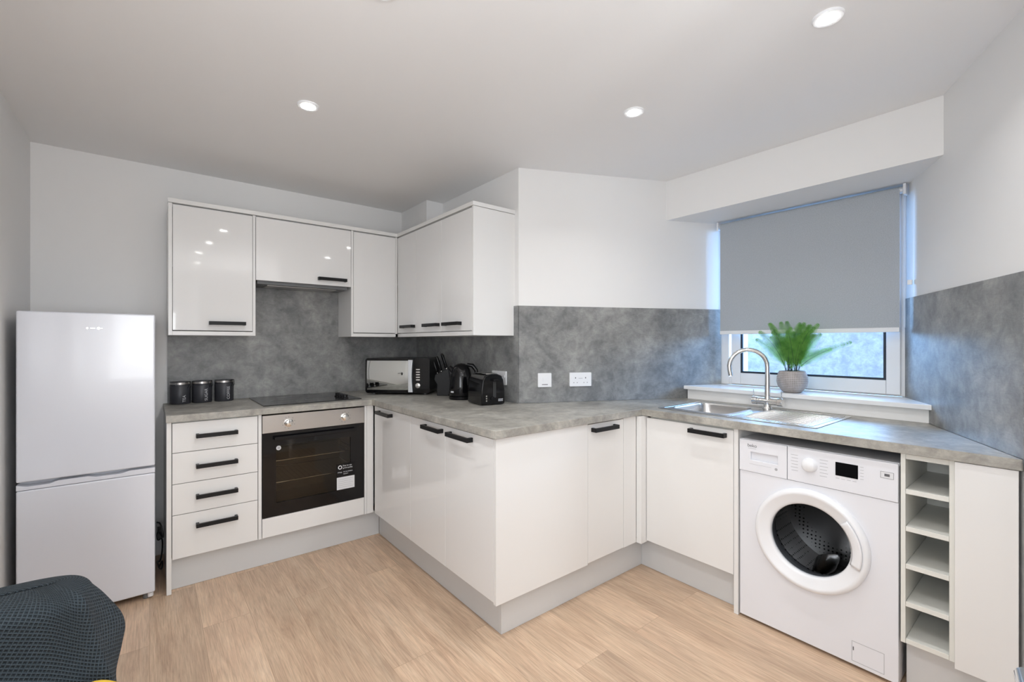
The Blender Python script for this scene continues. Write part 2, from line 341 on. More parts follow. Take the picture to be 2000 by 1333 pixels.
# window
win = bpy.data.objects.new('window_1', None); COL.objects.link(win); win.location = (3.1, 1.04, 1.0); win['kind'] = S
WX = 3.100
def frm(y0, y1, z0, z1, t, x0, x1, tb=None):
    tb = tb or t
    b = B(); b.box(x0, x1, y0, y0+t, z0, z1); b.box(x0, x1, y1-t, y1, z0, z1); b.box(x0, x1, y0+t, y1-t, z0, z0+tb); b.box(x0, x1, y0+t, y1-t, z1-t, z1); return b
frm(.5645, 1.5515, 1.021, 2.128, .055, WX+.004, WX+.06).build('window_frame', M_pvc, win, .003)
frm(.585, 1.472, 1.030, 2.11, .060, WX-.016, WX+.003, .075).build('sash', M_pvc, win, .004)
frm(.645, 1.412, 1.105, 2.05, .012, WX-.012, WX+.001).build('gasket', M_gasket, win)
B().box(WX-.006, WX-.002, .657, 1.40, 1.117, 2.038).build('pane', M_glass, win)
B().prism([(2.797, 1.655), (2.797, .4165), (2.815, .421), (3.098, on5(3.098)+.001), (3.098, on3(3.098)-.001)], .9955, 1.020).build('window_sill', M_pvc, win, .006, 3)
B().prism([(2.823, 1.640), (2.823, .4275), (2.85, .4408), (2.85, 1.640)], WT+.001, .995).build('trim_3', M_satin, kind=S)

# downlights
LIGHTS = [(.566, 2.2, 'round recessed ceiling spotlight above the fridge side of the floor, furthest left'),
          (1.775, 1.304, 'round recessed ceiling spotlight above the worktop corner near the sink'),
          (1.764, .521, 'round recessed ceiling spotlight above the washing machine, nearest to the window side'),
          (.556, 1.330, 'round recessed ceiling spotlight at the very top edge of the photo'),
          (.50, .62, 'recessed ceiling spotlight directly over where the photographer stands'),
          (.46, -.10, 'recessed ceiling spotlight behind the photographer, second row back'),
          (.50, -.95, 'recessed ceiling spotlight over the living area, third row back')]
for x, y, lab in LIGHTS:
    t = thing('ceiling_spotlight', (x, y, CEIL), lab, 'ceiling light', group='recessed ceiling spotlights')
    B().lathe([(.030, -.001), (.032, -.006), (.043, -.007), (.046, -.003), (.046, -.0005)], (0, 0, 0)).build('bezel', M_plastic, t, local=True)
    B().lathe([(.0005, -.0085), (.026, -.0080), (.030, -.0060), (.030, -.0006), (.0005, -.0006)], (0, 0, 0)).build('lens', M_lens, t, local=True)
    l = bpy.data.lights.new('spotlight_lamp', 'AREA'); l.shape = 'DISK'; l.size = .03; l.energy = LAMP_W; l.spread = R(135); l.color = (.985, .99, 1)
    lo = bpy.data.objects.new('spotlight_lamp', l); COL.objects.link(lo); lo.location = (0, 0, -.012); lo.parent = t

# open door at the right with its lever (only the lever's tip is seen)
door = B().box(.46, 1.30, -.075, -.035, .01, 2.0).build('door_1', M_satin, bevel=.002, kind=S)
b = B(); b.cyl((.52, -.0355, .995), (.52, -.028, .995), .026); b.cyl((.52, -.03, .995), (.52, .006, .995), .009)
b.tube([(.515, .002, .995), (.53, .009, .995), (.56, .016, .995), (.60, .024, .995), (.637, .030, .995)], [.0085, .009, .0095, .0095, .0085], 14)
b.build('door_handle', M_chrome, door)

b = B(); b.box(XL+.0005, XL+.014, 1.70, 2.50, .005, 2.02); d2_ = b.build('door_2', M_satin, bevel=.002, kind=S)
b = B(); b.box(XL+.015, XL+.020, 1.765, 1.795, .93, 1.07); b.cyl((XL+.02, 1.78, 1.02), (XL+.06, 1.78, 1.02), .008); b.cyl((XL+.055, 1.775, 1.02), (XL+.055, 1.90, 1.02), .008); b.build('door_handle', M_black, d2_)
# ================================================================ SPLASHBACKS
B().box(.086, XI-.001, 3.523, YB-.0005, WT+.001, 1.78).build('splashback', M_splash)
sp = bpy.data.objects['splashback']; tag(sp, 'grey concrete-effect splashback panel behind the hob and canisters', 'splashback')
B().box(XI-.010, XI-.0005, 2.1625, 3.522, WT+.001, 1.536).build('splashback.inner', M_splash)
o = bpy.data.objects['splashback.inner']; o.name = 'splashback'; tag(o, 'dark shaded concrete-effect splashback behind the kettle and toaster', 'splashback')
d3 = Vector((P3b[0]-P3a[0], P3b[1]-P3a[1])).normalized(); n3 = Vector((d3.y, -d3.x))      # n3 points into the room
if n3.y > 0: n3 = -n3
def off3(x, k): return (x+n3.x*k, on3(x)+n3.y*k)
o = B().prism([off3(1.795, .0005), off3(3.095, .0005), off3(3.095, .010), off3(1.786, .010)], WT+.001, 1.536).build('splashback', M_splash)
tag(o, 'grey concrete-effect splashback with the two sockets, left of the window', 'splashback')
d5 = Vector((P5b[0]-P5a[0], P5b[1]-P5a[1])).normalized(); n5 = Vector((-d5.y, d5.x))
if n5.y < 0: n5 = -n5
def off5(x, k): return (x+n5.x*k, on5(x)+n5.y*k)
o = B().prism([off5(3.09, .0005), off5(2.19, .0005), off5(2.19, .009), off5(3.09, .009)], WT+.001, 1.536).build('splashback', M_splash)
tag(o, 'bluish-lit concrete-effect splashback at the far right of the window', 'splashback')

# ================================================================ WORKTOP
wp = [(.0645, 2.912), (1.1454, 2.912), (1.1454, 1.5467), (2.182, 1.5467), (2.182, .1145), off5(2.19, .0095), off5(2.817, .0095), (2.850, .4555), (2.850, 1.658), off3(2.82, .011), off3(1.786, .011), (XI-.011, 2.165), (XI-.011, 3.522), (.0645, 3.522)]
hole = rrect(2.315, 2.695, 1.135, 1.465, .05)
o = B().prism(wp, WB, WT, [hole]).build('worktop', M_work, bevel=.0025)
tag(o, 'continuous grey stone-effect laminate worktop running from the canisters to the window side', 'worktop')
# ================================================================ BASE UNITS, BACK RUN
YF = 2.933; ZT = .8925; ZD = .176
def carcass(parent, x0, x1, y0, y1, z0=.178, z1=ZT-.001, m=None): return B().box(x0, x1, y0, y1, z0, z1).build('carcass', m or M_carc, parent)
# floor-length end panel beside the fridge
o = B().box(.068, .0885, YF, 3.52, .001, ZT).build('end_panel', M_satin, bevel=.0008); tag(o, 'white floor-length end panel between the fridge and the drawers', 'end panel')
du = thing('drawer_unit', (.29, 3.2, .15), 'white base unit with a stack of four drawers beside the fridge', 'drawer unit')
carcass(du, .091, .485, YF+.020, 3.51)
for z0, z1, zh in ((.7325, .886, .812), (.5695, .7295, .651), (.4075, .5665, .490), (.178, .4045, .338)):
    dr = B().box(.0915, .483, YF, YF+.019, z0, z1).build('drawer', M_satin, du, .0012)
    handle_y(.192, .383, YF, zh, dr)
ov_u = thing('oven_housing', (.8, 3.2, .15), 'white built-under housing around the oven with a plain panel below it', 'cabinet')
b = B(); b.box(.4865, .503, YF+.002, 3.51, .176, ZT-.001); b.box(1.104, 1.119, YF+.002, 3.51, .176, ZT-.001); b.box(.503, 1.104, YF+.022, 3.51, .178, .196)
b.build('carcass', M_satin, ov_u)
B().box(.506, 1.101, YF, YF+.019, .178, .289).build('lower_panel', M_satin, ov_u, .0012)
o = B().box(1.1205, 1.1640, YF+.001, YF+.019, .176, ZT-.001).build('filler_post', M_satin, bevel=.001); tag(o, 'narrow white filler post between the oven and the corner cupboard', 'filler post')
# oven
ov = thing('built_in_oven', (.805, YF, .29), 'built-in single oven with steel control panel and black glass door under the hob', 'oven')
b = B(); b.box(.5065, 1.1005, 2.96, 3.45, .295, .30); b.box(.5065, 1.1005, 2.96, 3.45, .87, .875); b.box(.5065, .512, 2.96, 3.45, .30, .87); b.box(1.095, 1.1005, 2.96, 3.45, .30, .87); b.box(.512, 1.095, 3.40, 3.45, .30, .87)
b.build('cavity', M_oven_in, ov)
B().box(.5065, 1.1010, YF-.004, YF+.024, .782, .884).build('control_panel', M_steel, ov, .001)
for cx in (.645, .975):
    k = B().lathe([(.0245, 0), (.0245, .004), (.020, .006), (.019, .022), (.016, .024), (.0005, .024)], (cx, YF-.0045, .832), 'y', 32).build('knob', M_chrome, ov, smooth=40)
    B().box(cx-.0018, cx+.0018, YF-.0292, YF-.0286, .835, .850).build('pointer', M_print, k)
for cx in (.645, .975):
    b = B()
    for a in (-60, -25, 0, 40, 75, 110, 180, 215, 250):
        a = R(a); b.box(cx+.034*math.sin(a)-.0012, cx+.034*math.sin(a)+.0012, YF-.0046, YF-.0041, .832+.034*math.cos(a)-.0025, .832+.034*math.cos(a)+.0025)
    b.build('dial_marks', M_print, ov)
dd = B().prism([(.5065, .292), (1.1010, .292), (1.1010, .779), (.5065, .779)], 0, .018, [rrect(.578, 1.012, .368, .702, .008)], M=frame((1, 0, 0), (0, 0, 1), (0, -1, 0), (0, YF+.016, 0))).build('door', M_blackg, ov, .001)
B().box(.5775, 1.0125, YF+.002, YF+.005, .3675, .7025).build('door_window', M_ovglass, dd)
b = B(); b.box(.565, 1.045, YF-.034, YF-.020, .738, .758); b.box(.575, .592, YF-.021, YF-.0025, .740, .756); b.box(1.018, 1.035, YF-.021, YF-.0025, .740, .756)
b.build('door_handle', M_blackp, dd, .003)
for zz in (.60, .47):
    b = B(); b.cyl((.515, 2.99, zz), (1.092, 2.99, zz), .003, n=8); b.cyl((.515, 3.38, zz), (1.092, 3.38, zz), .003, n=8)
    for i in range(20): x = .525+i*.0295; b.cyl((x, 2.99, zz), (x, 3.38, zz), .0014, n=6)
    b.build('rack', M_chrome, ov)
B().lathe([(.0005, .0006), (.013, .0006), (.013, 0)], (.592, YF+.0015, .688), 'y', 24).build('round_sticker', M_paper, dd)
text('sticker_mark', '@', .016, FY(.5925, YF+.0006, .689), M_print, dd, .0002, 'CENTER')
st = B().box(.925, 1.037, YF-.0026, YF-.0021, .372, .450).build('sticker', M_paper, dd)
B().box(.925, 1.037, YF-.0026, YF-.0021, .4502, .535).build('sticker_header', M_blackp, dd)
B().lathe([(.008, .0006), (.0125, .0006), (.0125, 0), (.008, 0)], (.945, YF-.0027, .513), 'y', 24).build('sticker_ring', M_paper, dd)
for s_, x, z, sz in (('Easy to use', .962, .521, .0125), ('good quality', .962, .507, .0125), ('energy', .930, .482, .010), ('EU No 65/2014', .966, .482, .009), ('66/2014', .966, .469, .009)):
    text('sticker_text', s_, sz, FY(x, YF-.0029, z), M_paper, dd, .0001)
for i in range(5):
    B().box(.932, 1.028-.012*(i % 2), YF-.0030, YF-.0026, .435-i*.0125, .4365-i*.0125).build('sticker_line', M_greyprint, dd)
# hob
hob = thing('ceramic_hob', (.81, 3.23, WT), 'black ceramic hob with side control knobs set in the worktop over the oven', 'hob')
B().box(.521, 1.103, 2.982, 3.488, WT+.001, WT+.006).build('glass_top', M_hob, hob, .001)
for x, y, r in ((.66, 3.12, .075), (.66, 3.36, .09), (.88, 3.12, .09), (.88, 3.36, .075)):
    B().lathe([(r-.0015, .0064), (r, .0064), (r, .0060), (r-.0015, .0060)], (x, y, WT)).build('cooking_zone', M_ring, hob)
for y in (3.035, 3.085, 3.135, 3.185):
    B().lathe([(.021, .0065), (.021, .012), (.017, .016), (.0165, .030), (.014, .032), (.0005, .032)], (1.012, y, WT), n=24).build('control_knob', M_blackp, hob)
# ================================================================ PENINSULA
XB = 1.1656; YC = 1.5673
def door_x(parent, y0, y1, x=XB, z0=ZD, z1=.886, m=None): return B().box(x, x+.019, y0, y1, z0, z1).build('door', m or M_gloss, parent, .0012)
cu = thing('base_cupboard', (1.4, 2.65, .15), 'glossy white corner cupboard with a short black handle, next to the oven', 'cupboard')
carcass(cu, XB+.0205, XI-.02, 2.387, 2.930)
handle_x(2.63, 2.83, XB, .857, door_x(cu, 2.3870, 2.9150)) 
cu = thing('base_cupboard', (1.4, 2.19, .15), 'glossy white cupboard in the middle of the peninsula, handle at its right edge', 'cupboard')
carcass(cu, XB+.0205, XI-.02, 1.9965, 2.385)
handle_x(2.015, 2.205, XB, .857, door_x(cu, 1.9965, 2.3840))
cu = thing('base_cupboard', (1.4, 1.78, .15), 'glossy white cupboard at the outer corner of the peninsula, handle at its left edge', 'cupboard')
carcass(cu, XB+.0205, 1.745, 1.590, 1.9945)
handle_x(1.745, 1.945, XB, .857, door_x(cu, 1.5880, 1.9940))
o = B().box(XB, 1.7495, YC, YC+.019, .168, ZT-.001).build('end_panel', M_satin, bevel=.001); tag(o, 'wide plain white end panel on the short side of the peninsula', 'end panel')
cu = thing('base_cupboard', (1.9, 1.75, .15), 'white cupboard with black handle facing the camera, right of the plain end panel', 'cupboard')
carcass(cu, 1.7515, 2.14, YC+.0205, 2.0)
dr = B().box(1.7515, 2.0400, YC, YC+.019, ZD, .886).build('door', M_satin, cu, .0012); handle_y(1.775, 1.965, YC, .857, dr)
o = B().box(2.0425, 2.1550, YC, YC+.019, ZD-.002, ZT-.001).build('filler_post', M_satin, bevel=.001); tag(o, 'white filler post in the inner corner by the sink cupboard, facing the camera', 'filler post')
XD = 2.2037
o = B().box(XD-.048, XD+.019, YC-.033, YC-.001, ZD-.002, ZT-.001).build('corner_post', M_satin, bevel=.001); tag(o, 'slim white corner post at the left edge of the sink cupboard door', 'filler post')
cu = thing('sink_cupboard', (2.4, 1.28, .15), 'white single-door cupboard under the sink, left of the washing machine', 'cupboard')
B().box(XD+.0205, 2.78, 1.042, 1.06, .186, ZT-.001).build('side_panel', M_carc, cu); B().box(XD+.0205, 2.78, 1.50, 1.518, .186, ZT-.001).build('side_panel', M_carc, cu)
B().box(XD+.0205, 2.78, 1.06, 1.50, .186, .204).build('bottom_panel', M_carc, cu); B().box(XD+.0205, XD+.035, 1.06, 1.50, .74, ZT-.001).build('rail', M_carc, cu)
dr = door_x(cu, 1.0420, 1.5310, XD, .184, .882, M_satin); handle_x(1.073, 1.263, XD, .853, dr)
o = B().box(XD-.001, 2.78, 1.0190, 1.0395, .001, ZT-.001).build('end_panel', M_satin, bevel=.0008); tag(o, 'white floor-length panel between sink cupboard and washing machine', 'end panel')
# bottle rack + right panel
rk = thing('bottle_rack', (2.4, .35, .18), 'narrow white open rack with five shelves, right of the washing machine', 'wine rack')
B().box(XD, 2.72, .4035, .4175, .184, ZT-.001).build('side_panel', M_carc, rk, .0008)
B().box(XD, 2.60, .2710, .2850, .184, ZT-.001).build('side_panel', M_carc, rk, .0008)
B().box(2.585, 2.60, .2855, .4030, .184, ZT-.001).build('back_panel', M_carc, rk)
B().box(XD+.004, XD+.02, .2855, .4030, .872, ZT-.001).build('top_rail', M_carc, rk)
for z in (.742, .603, .463, .322, .184):
    B().box(XD+.001, 2.584, .2855, .4030, z, z+.018).build('shelf', M_carc, rk, .0008)
o = B().box(XD-.014, XD+.005, .1205, .2695, .170, ZT-.001).build('end_panel', M_satin, bevel=.001); tag(o, 'tall plain white panel at the far right end beside the bottle rack', 'end panel')
# plinths
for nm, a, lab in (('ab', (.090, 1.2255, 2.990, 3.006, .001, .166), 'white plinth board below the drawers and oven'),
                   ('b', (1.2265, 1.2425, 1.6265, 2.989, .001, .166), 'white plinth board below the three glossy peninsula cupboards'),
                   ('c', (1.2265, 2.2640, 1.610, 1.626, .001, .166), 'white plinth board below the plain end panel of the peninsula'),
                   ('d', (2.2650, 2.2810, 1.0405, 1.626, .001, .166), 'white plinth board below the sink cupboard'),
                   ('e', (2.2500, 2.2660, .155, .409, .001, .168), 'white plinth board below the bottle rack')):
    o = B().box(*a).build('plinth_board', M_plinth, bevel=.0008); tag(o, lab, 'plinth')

# ================================================================ WALL UNITS
YU = 3.239; XU = 1.475; ZU0 = 1.350; ZU1 = 2.1083; ZC = 2.1343
wu = thing('wall_cupboard', (.3, 3.4, ZU0), 'glossy white wall cupboard above the canisters, leftmost of the wall row', 'cupboard')
b = B(); b.box(.083, .1015, YU+.001, 3.522, ZU0, ZU1); b.box(.5060, .5215, YU+.001, 3.522, ZU0, ZU1); b.box(.1015, .5060, YU+.001, 3.522, ZU0, ZU0+.024); b.box(.1015, .5060, YU+.02, 3.522, ZU1-.018, ZU1)
b.build('carcass', M_satin, wu, .0008)
dr = B().box(.1035, .5040, YU-.001, YU+.018, 1.379, 2.101).build('door', M_gloss, wu, .0012); handle_y(.275, .465, YU-.001, 1.424, dr)
wu = thing('wall_cupboard', (.82, 3.4, 1.70), 'wide short glossy white flap cupboard above the hob', 'cupboard')
B().box(.5225, 1.1220, YU+.020, 3.522, 1.715, ZU1).build('carcass', M_satin, wu)
dr = B().box(.5235, 1.1205, YU-.001, YU+.018, 1.703, 2.101).build('door', M_gloss, wu, .0012); handle_y(.894, 1.084, YU-.001, 1.744, dr)
hd = thing('cooker_hood', (.82, 3.4, 1.68), 'slim dark built-in extractor hood under the flap cupboard', 'cooker hood')
B().box(.535, 1.105, YU+.03, 3.50, 1.683, 1.7135).build('hood_body', M_rubber, hd, .002)
B().box(.60, 1.04, YU+.07, 3.46, 1.679, 1.6825).build('filter', M_steel, hd)
wu = thing('wall_cupboard', (1.3, 3.4, ZU0), 'narrow glossy white wall cupboard without a handle, right of the flap cupboard', 'cupboard')
b = B(); b.box(1.1230, 1.1375, YU+.001, 3.522, ZU0, ZU1); b.box(1.1375, XU-.001, YU+.001, 3.522, ZU0, ZU0+.024); b.box(1.1375, XU-.001, YU+.02, 3.522, ZU1-.018, ZU1); b.box(1.4580, XU-.001, YU+.001, YU+.02, ZU0, ZU1)
b.build('carcass', M_satin, wu, .0008)
B().box(1.1395, 1.4560, YU-.001, YU+.018, 1.379, 2.101).build('door', M_gloss, wu, .0012)
for y0, y1, h0, h1, lab in ((2.931, 3.2365, 2.945, 3.135, 'glossy white wall cupboard in the inner corner above the microwave'),
                        (2.5775, 2.9290, 2.595, 2.785, 'glossy white wall cupboard above the knife block, middle of the side row'),
                        (2.2200, 2.5755, 2.330, 2.520, 'glossy white wall cupboard above the toaster, nearest end of the side row')):
    wu = thing('wall_cupboard', (1.6, (y0+y1)/2, ZU0), lab, 'cupboard')
    b = B(); b.box(XU+.001, 1.775, y0, y1, ZU0, ZU0+.024); b.box(XU+.020, 1.775, y0, y1, ZU0+.024, ZU1); b.build('carcass', M_satin, wu)
    dr = B().box(XU-.001, XU+.018, y0+.0005, y1-.0005, 1.379, 2.101).build('door', M_gloss, wu, .0012); handle_x(h0, h1, XU-.001, 1.424, dr)
o = B().box(XU-.001, XI-.0005, 2.2035, 2.2190, ZU0, ZU1).build('end_panel', M_satin, bevel=.0008); tag(o, 'white side panel closing the right end of the wall cupboards', 'end panel')
o = B().prism([(.080, YU-.006), (XU-.006, YU-.006), (XU-.006, 2.1990), (XI-.001, 2.1990), (XI-.001, 2.25), (1.52, 2.25), (1.52, YU+.04), (.080, YU+.04)], ZU1+.002, ZC).build('cornice', M_satin, bevel=.0008)
tag(o, 'white cornice strip running along the top of the wall cupboards', 'cornice')

# ================================================================ FRIDGE
fr = thing('fridge_freezer', (-.22, 3.2, 0), 'tall white two-door fridge freezer against the left wall', 'fridge')
b = B(); b.box(-.463, .020, 3.004, 3.50, .035, 1.448); b.build('body', M_appl, fr, .004)
d1 = B().box(-.465, .022, 2.950, 3.001, .679, 1.450).build('door', M_appl, fr, .007, 3)
d2 = B().box(-.465, .022, 2.950, 3.001, .032, .641).build('door', M_appl, fr, .007, 3)
b = B(); b.prism([(-.465, .643), (.022, .643), (.022, .668), (-.08, .668), (-.11, .660), (-.20, .660), (-.23, .668), (-.33, .668), (-.36, .658), (-.43, .658), (-.465, .668)], 0, .046, M=frame((1, 0, 0), (0, 0, 1), (0, -1, 0), (0, 2.999, 0)))
b.build('grip_strip', M_appl, d2, .002)
b = B(); b.cyl((-.232, 2.9495, 1.376), (-.232, 2.9482, 1.376), .004, n=16); b.cyl((-.192, 2.9495, 1.376), (-.192, 2.9482, 1.376), .006, n=16); b.box(-.222, -.204, 2.9484, 2.9495, 1.3745, 1.3775); b.box(-.184, -.178, 2.9484, 2.9495, 1.3745, 1.3775)
b.build('badge', M_chrome, d1)
for x in (-.43, -.012):
    b = B(); b.cyl((x, 2.985, .001), (x, 2.985, .030), .016, n=16); b.build('foot', M_rubber, fr)
B().cyl((.004, 2.965, .012), (.004, 2.965, .031), .012, n=16).build('hinge', M_plastic, fr)
b = B(); pts = []
for i in range(60):
    a = i/59; pts.append((.045+.012*math.sin(a*17), 3.20+.09*math.cos(a*11), .02+.30*a+.02*math.sin(a*29)))
b.tube(pts, .004, 8); b.box(.034, .058, 3.24, 3.30, .20, .25)
o = b.build('power_cable', M_cable); tag(o, 'black tangled power cable in the gap between fridge and drawers', 'cable')

# ================================================================ WASHING MACHINE
WX0 = 2.2060; wc_y = .721; wc_z = .4625
wm = thing('washing_machine', (2.45, .72, 0), 'white front-loading washing machine under the worktop beside the bottle rack', 'washing machine')
MXW = frame((0, -1, 0), (0, 0, 1), (-1, 0, 0), (WX0+.012, 0, 0))      # (u=-y, v=z)
ring = [(-wc_y+.192*math.cos(R(a)), wc_z+.192*math.sin(R(a))) for a in range(0, 360, 6)]
B().prism([(-1.012, .014), (-.424, .014), (-.424, .700), (-1.012, .700)], 0, .012, [ring], M=MXW).build('front_panel', M_washer, wm, .002)
b = B(); b.box(WX0+.013, 2.745, .424, .4275, .014, .835); b.box(WX0+.013, 2.745, 1.0085, 1.012, .014, .835); b.box(WX0+.013, 2.745, .4275, 1.0085, .014, .018); b.box(2.74, 2.745, .4275, 1.0085, .018, .835)
b.build('body', M_washer, wm)
B().box(WX0+.008, 2.755, .422, 1.014, .8355, .850).build('lid', M_washer, wm, .004)
cp = B().box(WX0-.004, WX0+.012, .424, .8045, .7015, .848).build('control_panel', M_washer, wm, .003)
rec = [(-.962, .757), (-.844, .757), (-.844, .795), (-.962, .795)]
dt = B().prism([(-1.012, .7015), (-.8065, .7015), (-.8065, .848), (-1.012, .848)], 0, .016, [rec], M=MXW).build('detergent_drawer', M_washer, wm, .0015)
B().box(WX0+.010, WX0+.013, .844, .962, .757, .795).build('drawer_recess', M_washer, dt)
B().lathe([(.0005, .0006), (.006, .0006), (.006, 0)], (WX0-.0042, .850, .735), '-x', 20).build('drawer_mark', M_greyprint, dt)
text('logo', 'beko', .021, FX(WX0-.0043, .975, .824), M_print, dt, .0003)
B().box(WX0-.0046, WX0-.0041, .936, .972, .8105, .8120).build('logo_underline', M_greyprint, dt)
B().box(WX0-.0046, WX0-.0041, .87, .966, .7385, .7393).build('drawer_text', M_greyprint, dt)
kn = B().lathe([(.030, 0), (.029, .006), (.025, .018), (.020, .022), (.0005, .023)], (WX0-.004, .718, .783), '-x', 40).build('dial', M_plastic, wm, smooth=50)
B().box(WX0-.0058, WX0-.0040, .548, .624, .762, .817).build('display', M_blackg, wm, .0005)
for k_ in range(4):
    b = B()
    if k_ < 2:
        for i in range(6):
            z = .815-i*.0135
            if k_ == 0: b.box(WX0-.0045, WX0-.0039, .762, .790-.003*(i % 2), z, z+.0016)
            else: b.box(WX0-.0045, WX0-.0039, .650+.004*(i % 2), .680, z-.002, z-.0004)
    elif k_ == 2:
        for i in range(5): b.box(WX0-.0045, WX0-.0039, .530, .541, .812-i*.012, .8135-i*.012)
    else:
        for i in range(4): b.box(WX0-.0045, WX0-.0039, .553+i*.019, .566+i*.019, .750, .7515)
    b.build('programme_print', M_greyprint, cp)
lb = B().box(WX0-.0048, WX0-.0040, .436, .478, .786, .812).build('energy_label', M_paper, cp)
b = B(); b.box(WX0-.0052, WX0-.0048, .449, .465, .794, .804)
for y0, y1, z0, z1 in ((.437, .477, .8105, .8115), (.437, .477, .7865, .7875), (.437, .438, .787, .811), (.476, .477, .787, .811)): b.box(WX0-.0052, WX0-.0048, y0, y1, z0, z1)
b.build('label_print', M_print, lb)
b = B(); b.lathe([(.190, -.002), (.2145, -.002), (.2155, .004), (.2140, .016), (.2080, .024), (.1990, .027), (.1930, .026), (.1880, .023), (.1620, .016), (.1530, .012), (.1500, .007), (.1490, -.006)], (WX0, wc_y, wc_z), '-x', 72)
dor = b.build('door', M_plastic, wm, smooth=60)
b = B(); b.lathe([(.1492, .000), (.146, -.006), (.138, -.022), (.120, -.060), (.098, -.085), (.06, -.098), (.0005, -.102)], (WX0, wc_y, wc_z), '-x', 64)
b.build('porthole', M_porthole, dor, smooth=80)
B().lathe([(.1495, -.006), (.1495, -.030), (.172, -.045), (.168, -.075), (.176, -.09), (.176, -.10)], (WX0, wc_y, wc_z), '-x', 64).build('door_seal', M_rubber, wm, smooth=60)
b = B(); b.lathe([(.172, -.10), (.24, -.12), (.24, -.42), (.10, -.44), (.0005, -.425)], (WX0, wc_y, wc_z), '-x', 64); dm = b.build('drum', M_drum, wm, smooth=50)
for k in range(3):
    a = R(35+120*k); c, s_ = math.cos(a), math.sin(a)
    b = B(); b.tube([(WX0+.14, wc_y+.205*c, wc_z+.205*s_), (WX0+.26, wc_y+.19*c, wc_z+.19*s_), (WX0+.40, wc_y+.205*c, wc_z+.205*s_)], [.02, .042, .02], 16); b.build('paddle', M_chrome, dm)
# door grip: recessed curved flap on the right of the ring
b = B(); seg = 18; prev = None
for i in range(seg+1):
    a = R(42-58*i/seg)       # measured from +(-y)
    row = []
    for r_, h in ((.158, .0155), (.164, .0235), (.186, .0290), (.1925, .0275)):
        row.append(b.bm.verts.new((WX0-h, wc_y-r_*math.cos(a), wc_z+r_*math.sin(a))))
    if prev:
        for k in range(3): b.bm.faces.new((prev[k], prev[k+1], row[k+1], row[k]))
    prev = row
o = b.build('door_grip', M_plastic, dor, smooth=60); sd = o.modifiers.new('solid', 'SOLIDIFY'); sd.thickness = .004; sd.offset = -1
frm_ = B(); 
for y0, y1, z0, z1 in ((.466, .570, .0285, .0300), (.466, .570, .1070, .1085), (.466, .4675, .03, .107), (.5685, .570, .03, .107)): frm_.box(WX0-.0006, WX0+.0002, y0, y1, z0, z1)
frm_.build('filter_flap', M_greyprint, wm)
B().box(WX0-.0012, WX0+.0002, .563, .566, .072, .086).build('flap_notch', M_print, wm)
for y in (.46, .975):
    for x in (WX0+.05, 2.70): B().cyl((x, y, .0005), (x, y, .0138), .018, n=16).build('foot', M_rubber, wm)

# ================================================================ SINK + TAP
sk = thing('kitchen_sink', (2.52, 1.11, WT), 'stainless steel inset sink with bowl and ribbed drainer below the window', 'sink')
outer = rrect(2.268, 2.762, .712, 1.506, .012, 3); inner = rrect(2.325, 2.685, 1.145, 1.455, .05)
B().prism(outer, WT+.0008, WT+.0035, [inner]).build('rim', M_steel2, sk, .001)
b = B(); lv = []
for z, k in ((WT+.003, 0), (WT-.006, .004), (WT-.135, .012), (WT-.150, .03)):
    lv.append([b.bm.verts.new((x, y, z)) for x, y in rrect(2.325+k, 2.685-k, 1.145+k, 1.455-k, .05)])
for a_, c_ in zip(lv, lv[1:]):
    m_ = len(a_)
    for i in range(m_): b.bm.faces.new((a_[i], a_[(i+1) % m_], c_[(i+1) % m_], c_[i]))
b.bm.faces.new(lv[-1]); o = b.build('bowl', M_steel2, sk, smooth=70)
B().lathe([(.0005, .001), (.03, .001), (.038, .003), (.042, .0)], (2.505, 1.30, WT-.150)).build('plug_hole', M_chrome, sk)
b = B()
for i in range(11):
    x = 2.335+i*.032; y1 = 1.075-abs(i-5)*.004
    b.tube([(x, .765, WT+.0035), (x, .80, WT+.0045), (x, y1-.03, WT+.0045), (x, y1, WT+.0035)], [.002, .0042, .0042, .002], 8)
b.build('drainer_ribs', M_steel2, sk)
b = B()
for x0, x1, y0, y1 in ((2.290, 2.296, .735, 1.485), (2.735, 2.741, .735, 1.485), (2.296, 2.735, .735, .741), (2.296, 2.735, 1.479, 1.485), (2.296, 2.735, 1.105, 1.109)): b.box(x0, x1, y0, y1, WT+.0034, WT+.0055)
b.build('raised_edge', M_steel2, sk, .001)
TX, TY = 2.712, 1.092; TZ = WT+.0036
tp = thing('mixer_tap', (TX, TY, TZ), 'brushed steel swan-neck mixer tap with two levers behind the sink', 'tap')
b = B(); b.lathe([(.0005, 0), (.026, 0), (.026, .004), (.021, .010), (.019, .030), (.021, .040)], (TX, TY, TZ))
b.cyl((TX, TY-.052, TZ+.043), (TX, TY+.052, TZ+.043), .0195); b.cyl((TX, TY, TZ+.04), (TX, TY, TZ+.085), .019, .013); b.build('tap_body', M_chrome, tp)
for s_ in (-1, 1):
    h = B().cyl((TX, TY+s_*.0525, TZ+.043), (TX, TY+s_*.080, TZ+.043), .022).build('tap_knob', M_chrome, tp, .002)
    B().cyl((TX, TY+s_*.072, TZ+.062), (TX-.004, TY+s_*.074, TZ+.105), .0032, .0026, 12).build('lever', M_chrome, h)
ux, uy = -.50, .866; rr_ = .097; pts = [(TX, TY, TZ+.08), (TX, TY, TZ+.15), (TX, TY, TZ+.235)]
for i in range(1, 15):
    a = R(180-i*180/14*1.06); c = rr_+rr_*math.cos(a); pts.append((TX+ux*c, TY+uy*c, TZ+.235+rr_*math.sin(a)))
ex = pts[-1]; pts.append((ex[0]-ux*.006, ex[1]-uy*.006, ex[2]-.035))
